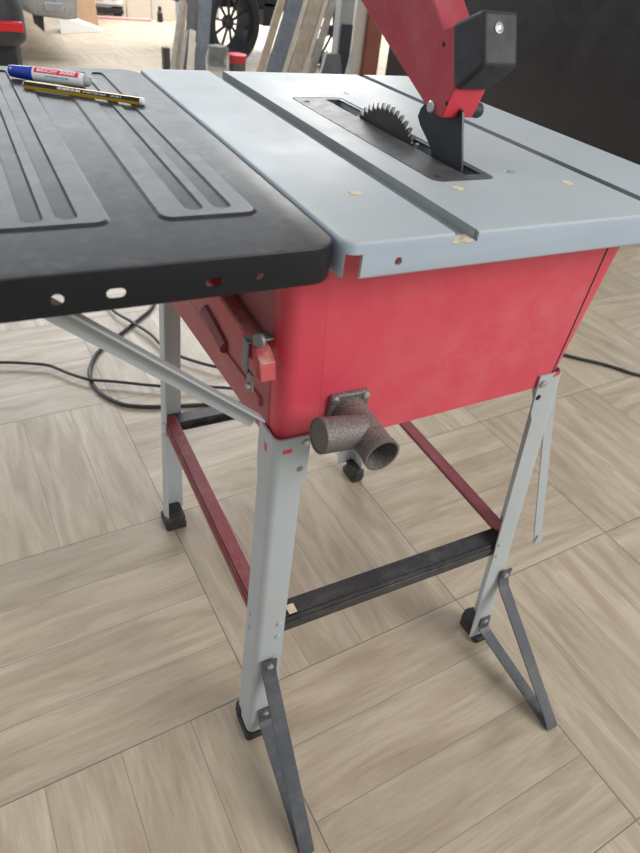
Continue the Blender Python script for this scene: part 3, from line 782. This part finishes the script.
mb = MB(); mb.box(-.06,.150,3.943,3.975,.420,.470); obj('reflector', mb, M['lens'], car, bevel=.008)
mb = MB(); mb.box(-1.50,-1.30,3.948,3.975,.420,.470); obj('reflector', mb, M['lens'], car, bevel=.008)
for x0 in (-1.50, -.085):
    for yc in (4.46,):
        mb = MB(); mb.lathe((x0,yc,.33),(1,0,0),[(0,.20),(.01,.28),(.04,.325),(.19,.325),(.22,.28),(.23,.20)],32); t = obj('tyre', mb, M['tyre'], car)
        mb = MB(); mb.lathe((x0+.005,yc,.33),(1,0,0),[(0,.19),(.222,.19)],20); obj('wheel_disc', mb, M['rim'], t)
sv = empty('silver_vehicle', (-.3,6.8,0)); tag(sv, 'silver vehicle tail with hanging dark mud flap behind the dark parked vehicle', 'vehicle')
mb = MB(); mb.loft([[(x, y, z) for y, z in ((5.62,.32+dz),(5.58,.39+dz*.6),(5.65,1.0),(6.0,1.3),(8.4,1.3),(8.6,.5),(8.4,.40+dz),(5.9,.33+dz))] for x, dz in ((-1.25,.03),(.27,.07),(.32,.01),(.39,-.022),(.63,-.038),(.69,-.034),(.705,-.028))])
body2 = obj('body', mb, M['silver'], sv, bevel=.012, seg=3)
mb = MB(); mb.box(.46,.60,5.565,5.60,.335,.395); obj('plate_recess', mb, M['greyplug'], sv, bevel=.01)
mb = MB(); mb.hexa([(.385,5.66,.245),(.452,5.66,.185),(.452,5.68,.185),(.385,5.68,.245),(.378,5.66,.33),(.46,5.66,.315),(.46,5.68,.315),(.378,5.68,.33)]); obj('mud_flap', mb, M['carblack'], sv)
for x0 in (-1.15, -.10):
    mb = MB(); mb.lathe((x0,7.3,.31),(1,0,0),[(0,.20),(.01,.26),(.04,.305),(.17,.305),(.20,.26),(.21,.20)],32); obj('tyre', mb, M['tyre'], sv)
# brown board and white sheet
mb = MB(); mb.hexa([(.98,7.55,0),(1.22,7.60,0),(1.22,7.63,0),(.98,7.58,0),(.93,7.80,1.0),(1.20,7.85,1.0),(1.20,7.88,1.0),(.93,7.83,1.0)]); tag(obj('brown_board', mb, M['cardboard'], bevel=.004), 'brown board leaning behind the silver vehicle tail', 'board')
mb = MB(); mb.hexa([(.74,6.95,.0),(1.16,7.16,.0),(1.18,7.20,.0),(.78,7.25,0),(.74,6.95,.14),(1.16,7.16,.03),(1.18,7.20,.03),(.78,7.25,.15)]); tag(obj('white_sheet', mb, M['whiteb'], bevel=.003), 'white wedge-shaped sheet lying on the floor by the brown board', 'sheet')

# far side: white van, cream partition panels, daylight openings
van = empty('white_van', (1.3,8.6,0)); tag(van, 'white van with dark sill far away behind the brown board', 'van')
mb = MB(); mb.box(.95,1.66,8.3,9.2,.10,1.6); obj('body', mb, M['whiteb'], van, bevel=.03)
mb = MB(); mb.box(1.24,1.63,8.26,8.4,.035,.085); obj('sill', mb, M['carblack'], van)
for x0, x1 in ((1.33,1.43),(1.52,1.56)):
    mb = MB(); mb.box(x0,x1,8.285,8.31,.17,.60); obj('window', mb, M['navy'], van)
for x in (1.05,1.55):
    mb = MB(); mb.lathe((x,8.45,.12),(1,0,0),[(0,.08),(.01,.118),(.09,.118),(.10,.08)],20); obj('tyre', mb, M['tyre'], van)
for i, (x0, x1) in enumerate(((1.68,1.96),(1.965,2.25))):
    mb = MB(); mb.box(x0,x1,8.3,8.35,0,1.6)
    tag(obj('partition_panel', mb, M['cream'], bevel=.004), ('left','right')[i] + ' one of two cream partition panels at the far end of the floor', 'panel', 'cream partition panels')
mb = MB(); mb.lathe((2.02,8.15,0),(0,0,1),[(0,.035),(.09,.03),(.10,.02),(.15,.02)],12); tag(obj('dark_bottle', mb, M['carblack']), 'small dark bottle standing before the cream panels', 'bottle')
mb = MB(); mb.box(1.15,1.9,8.1,8.2,0,.02); tag(obj('pink_strip', mb, paint('pink_strip', (.55,.30,.27), rough=.7)), 'pinkish strip on the floor along the white van', 'strip')
win = emit('daylight', (1,.98,.95), 2.2)
for i, (x0, x1, z0, z1) in enumerate(((2.36,2.52,.05,.8),(3.3,5.6,.05,.85))):
    mb = MB(); mb.box(x0,x1,9.94,9.99,z0,z1); struct(obj('window_%d' % (i+1), mb, win, angle=0))
mb = MB(); mb.box(2.27,2.9,8.6,8.66,0,1.2); tag(obj('pale_screen', mb, M['panelg'], bevel=.004), 'pale grey screen seen through the spokes of the large wheel', 'screen')

# ------------------------------------------------------------------ light
w = bpy.data.worlds.new('world'); scene.world = w; w.use_nodes = True
nt = w.node_tree; bg = nt.nodes['Background']
tc = N(nt, 'ShaderNodeTexCoord'); sx = N(nt, 'ShaderNodeSeparateXYZ'); nt.links.new(tc.outputs['Generated'], sx.inputs[0])
z = ramp(nt, sx.outputs['Z'], -.1, .6)
nt.links.new(mixc(nt, z, (.62,.62,.62), (.80,.84,.90)), bg.inputs['Color']); bg.inputs['Strength'].default_value = .62
def area(name, loc, target, sx_, sy_, power, col):
    l = bpy.data.lights.new(name, 'AREA'); l.shape = 'RECTANGLE'; l.size = sx_; l.size_y = sy_; l.energy = power; l.color = col
    o = bpy.data.objects.new(name, l); COL.objects.link(o); o.location = loc
    o.rotation_euler = (V(target)-V(loc)).to_track_quat('-Z', 'Y').to_euler(); return o
area('doorway_light', (2.9,-3.4,3.2), (.4,.1,.4), 3.0, 2.4, 215, (1,.98,.95))
area('far_daylight', (1.5,9.8,3.0), (1.2,4,.0), 9, 3.0, 80, (.95,.98,1))
area('far_floor_fill', (1.0,7.2,3.4), (1.0,7.2,0), 5, 3.5, 440, (.92,.965,1))  # added lamp to brighten the far floor, no roof opening known there
area('sun_patch', (4.3,7.9,2.8), (4.2,7.6,0), 1.4, 1.6, 260, (1,.97,.92))
area('side_daylight', (-5.5,3.5,3.2), (.5,2.5,.4), 4, 2.6, 110, (.95,.98,1))

scene.view_settings.view_transform = 'Standard'
scene.view_settings.look = 'None'
scene.view_settings.exposure = 0
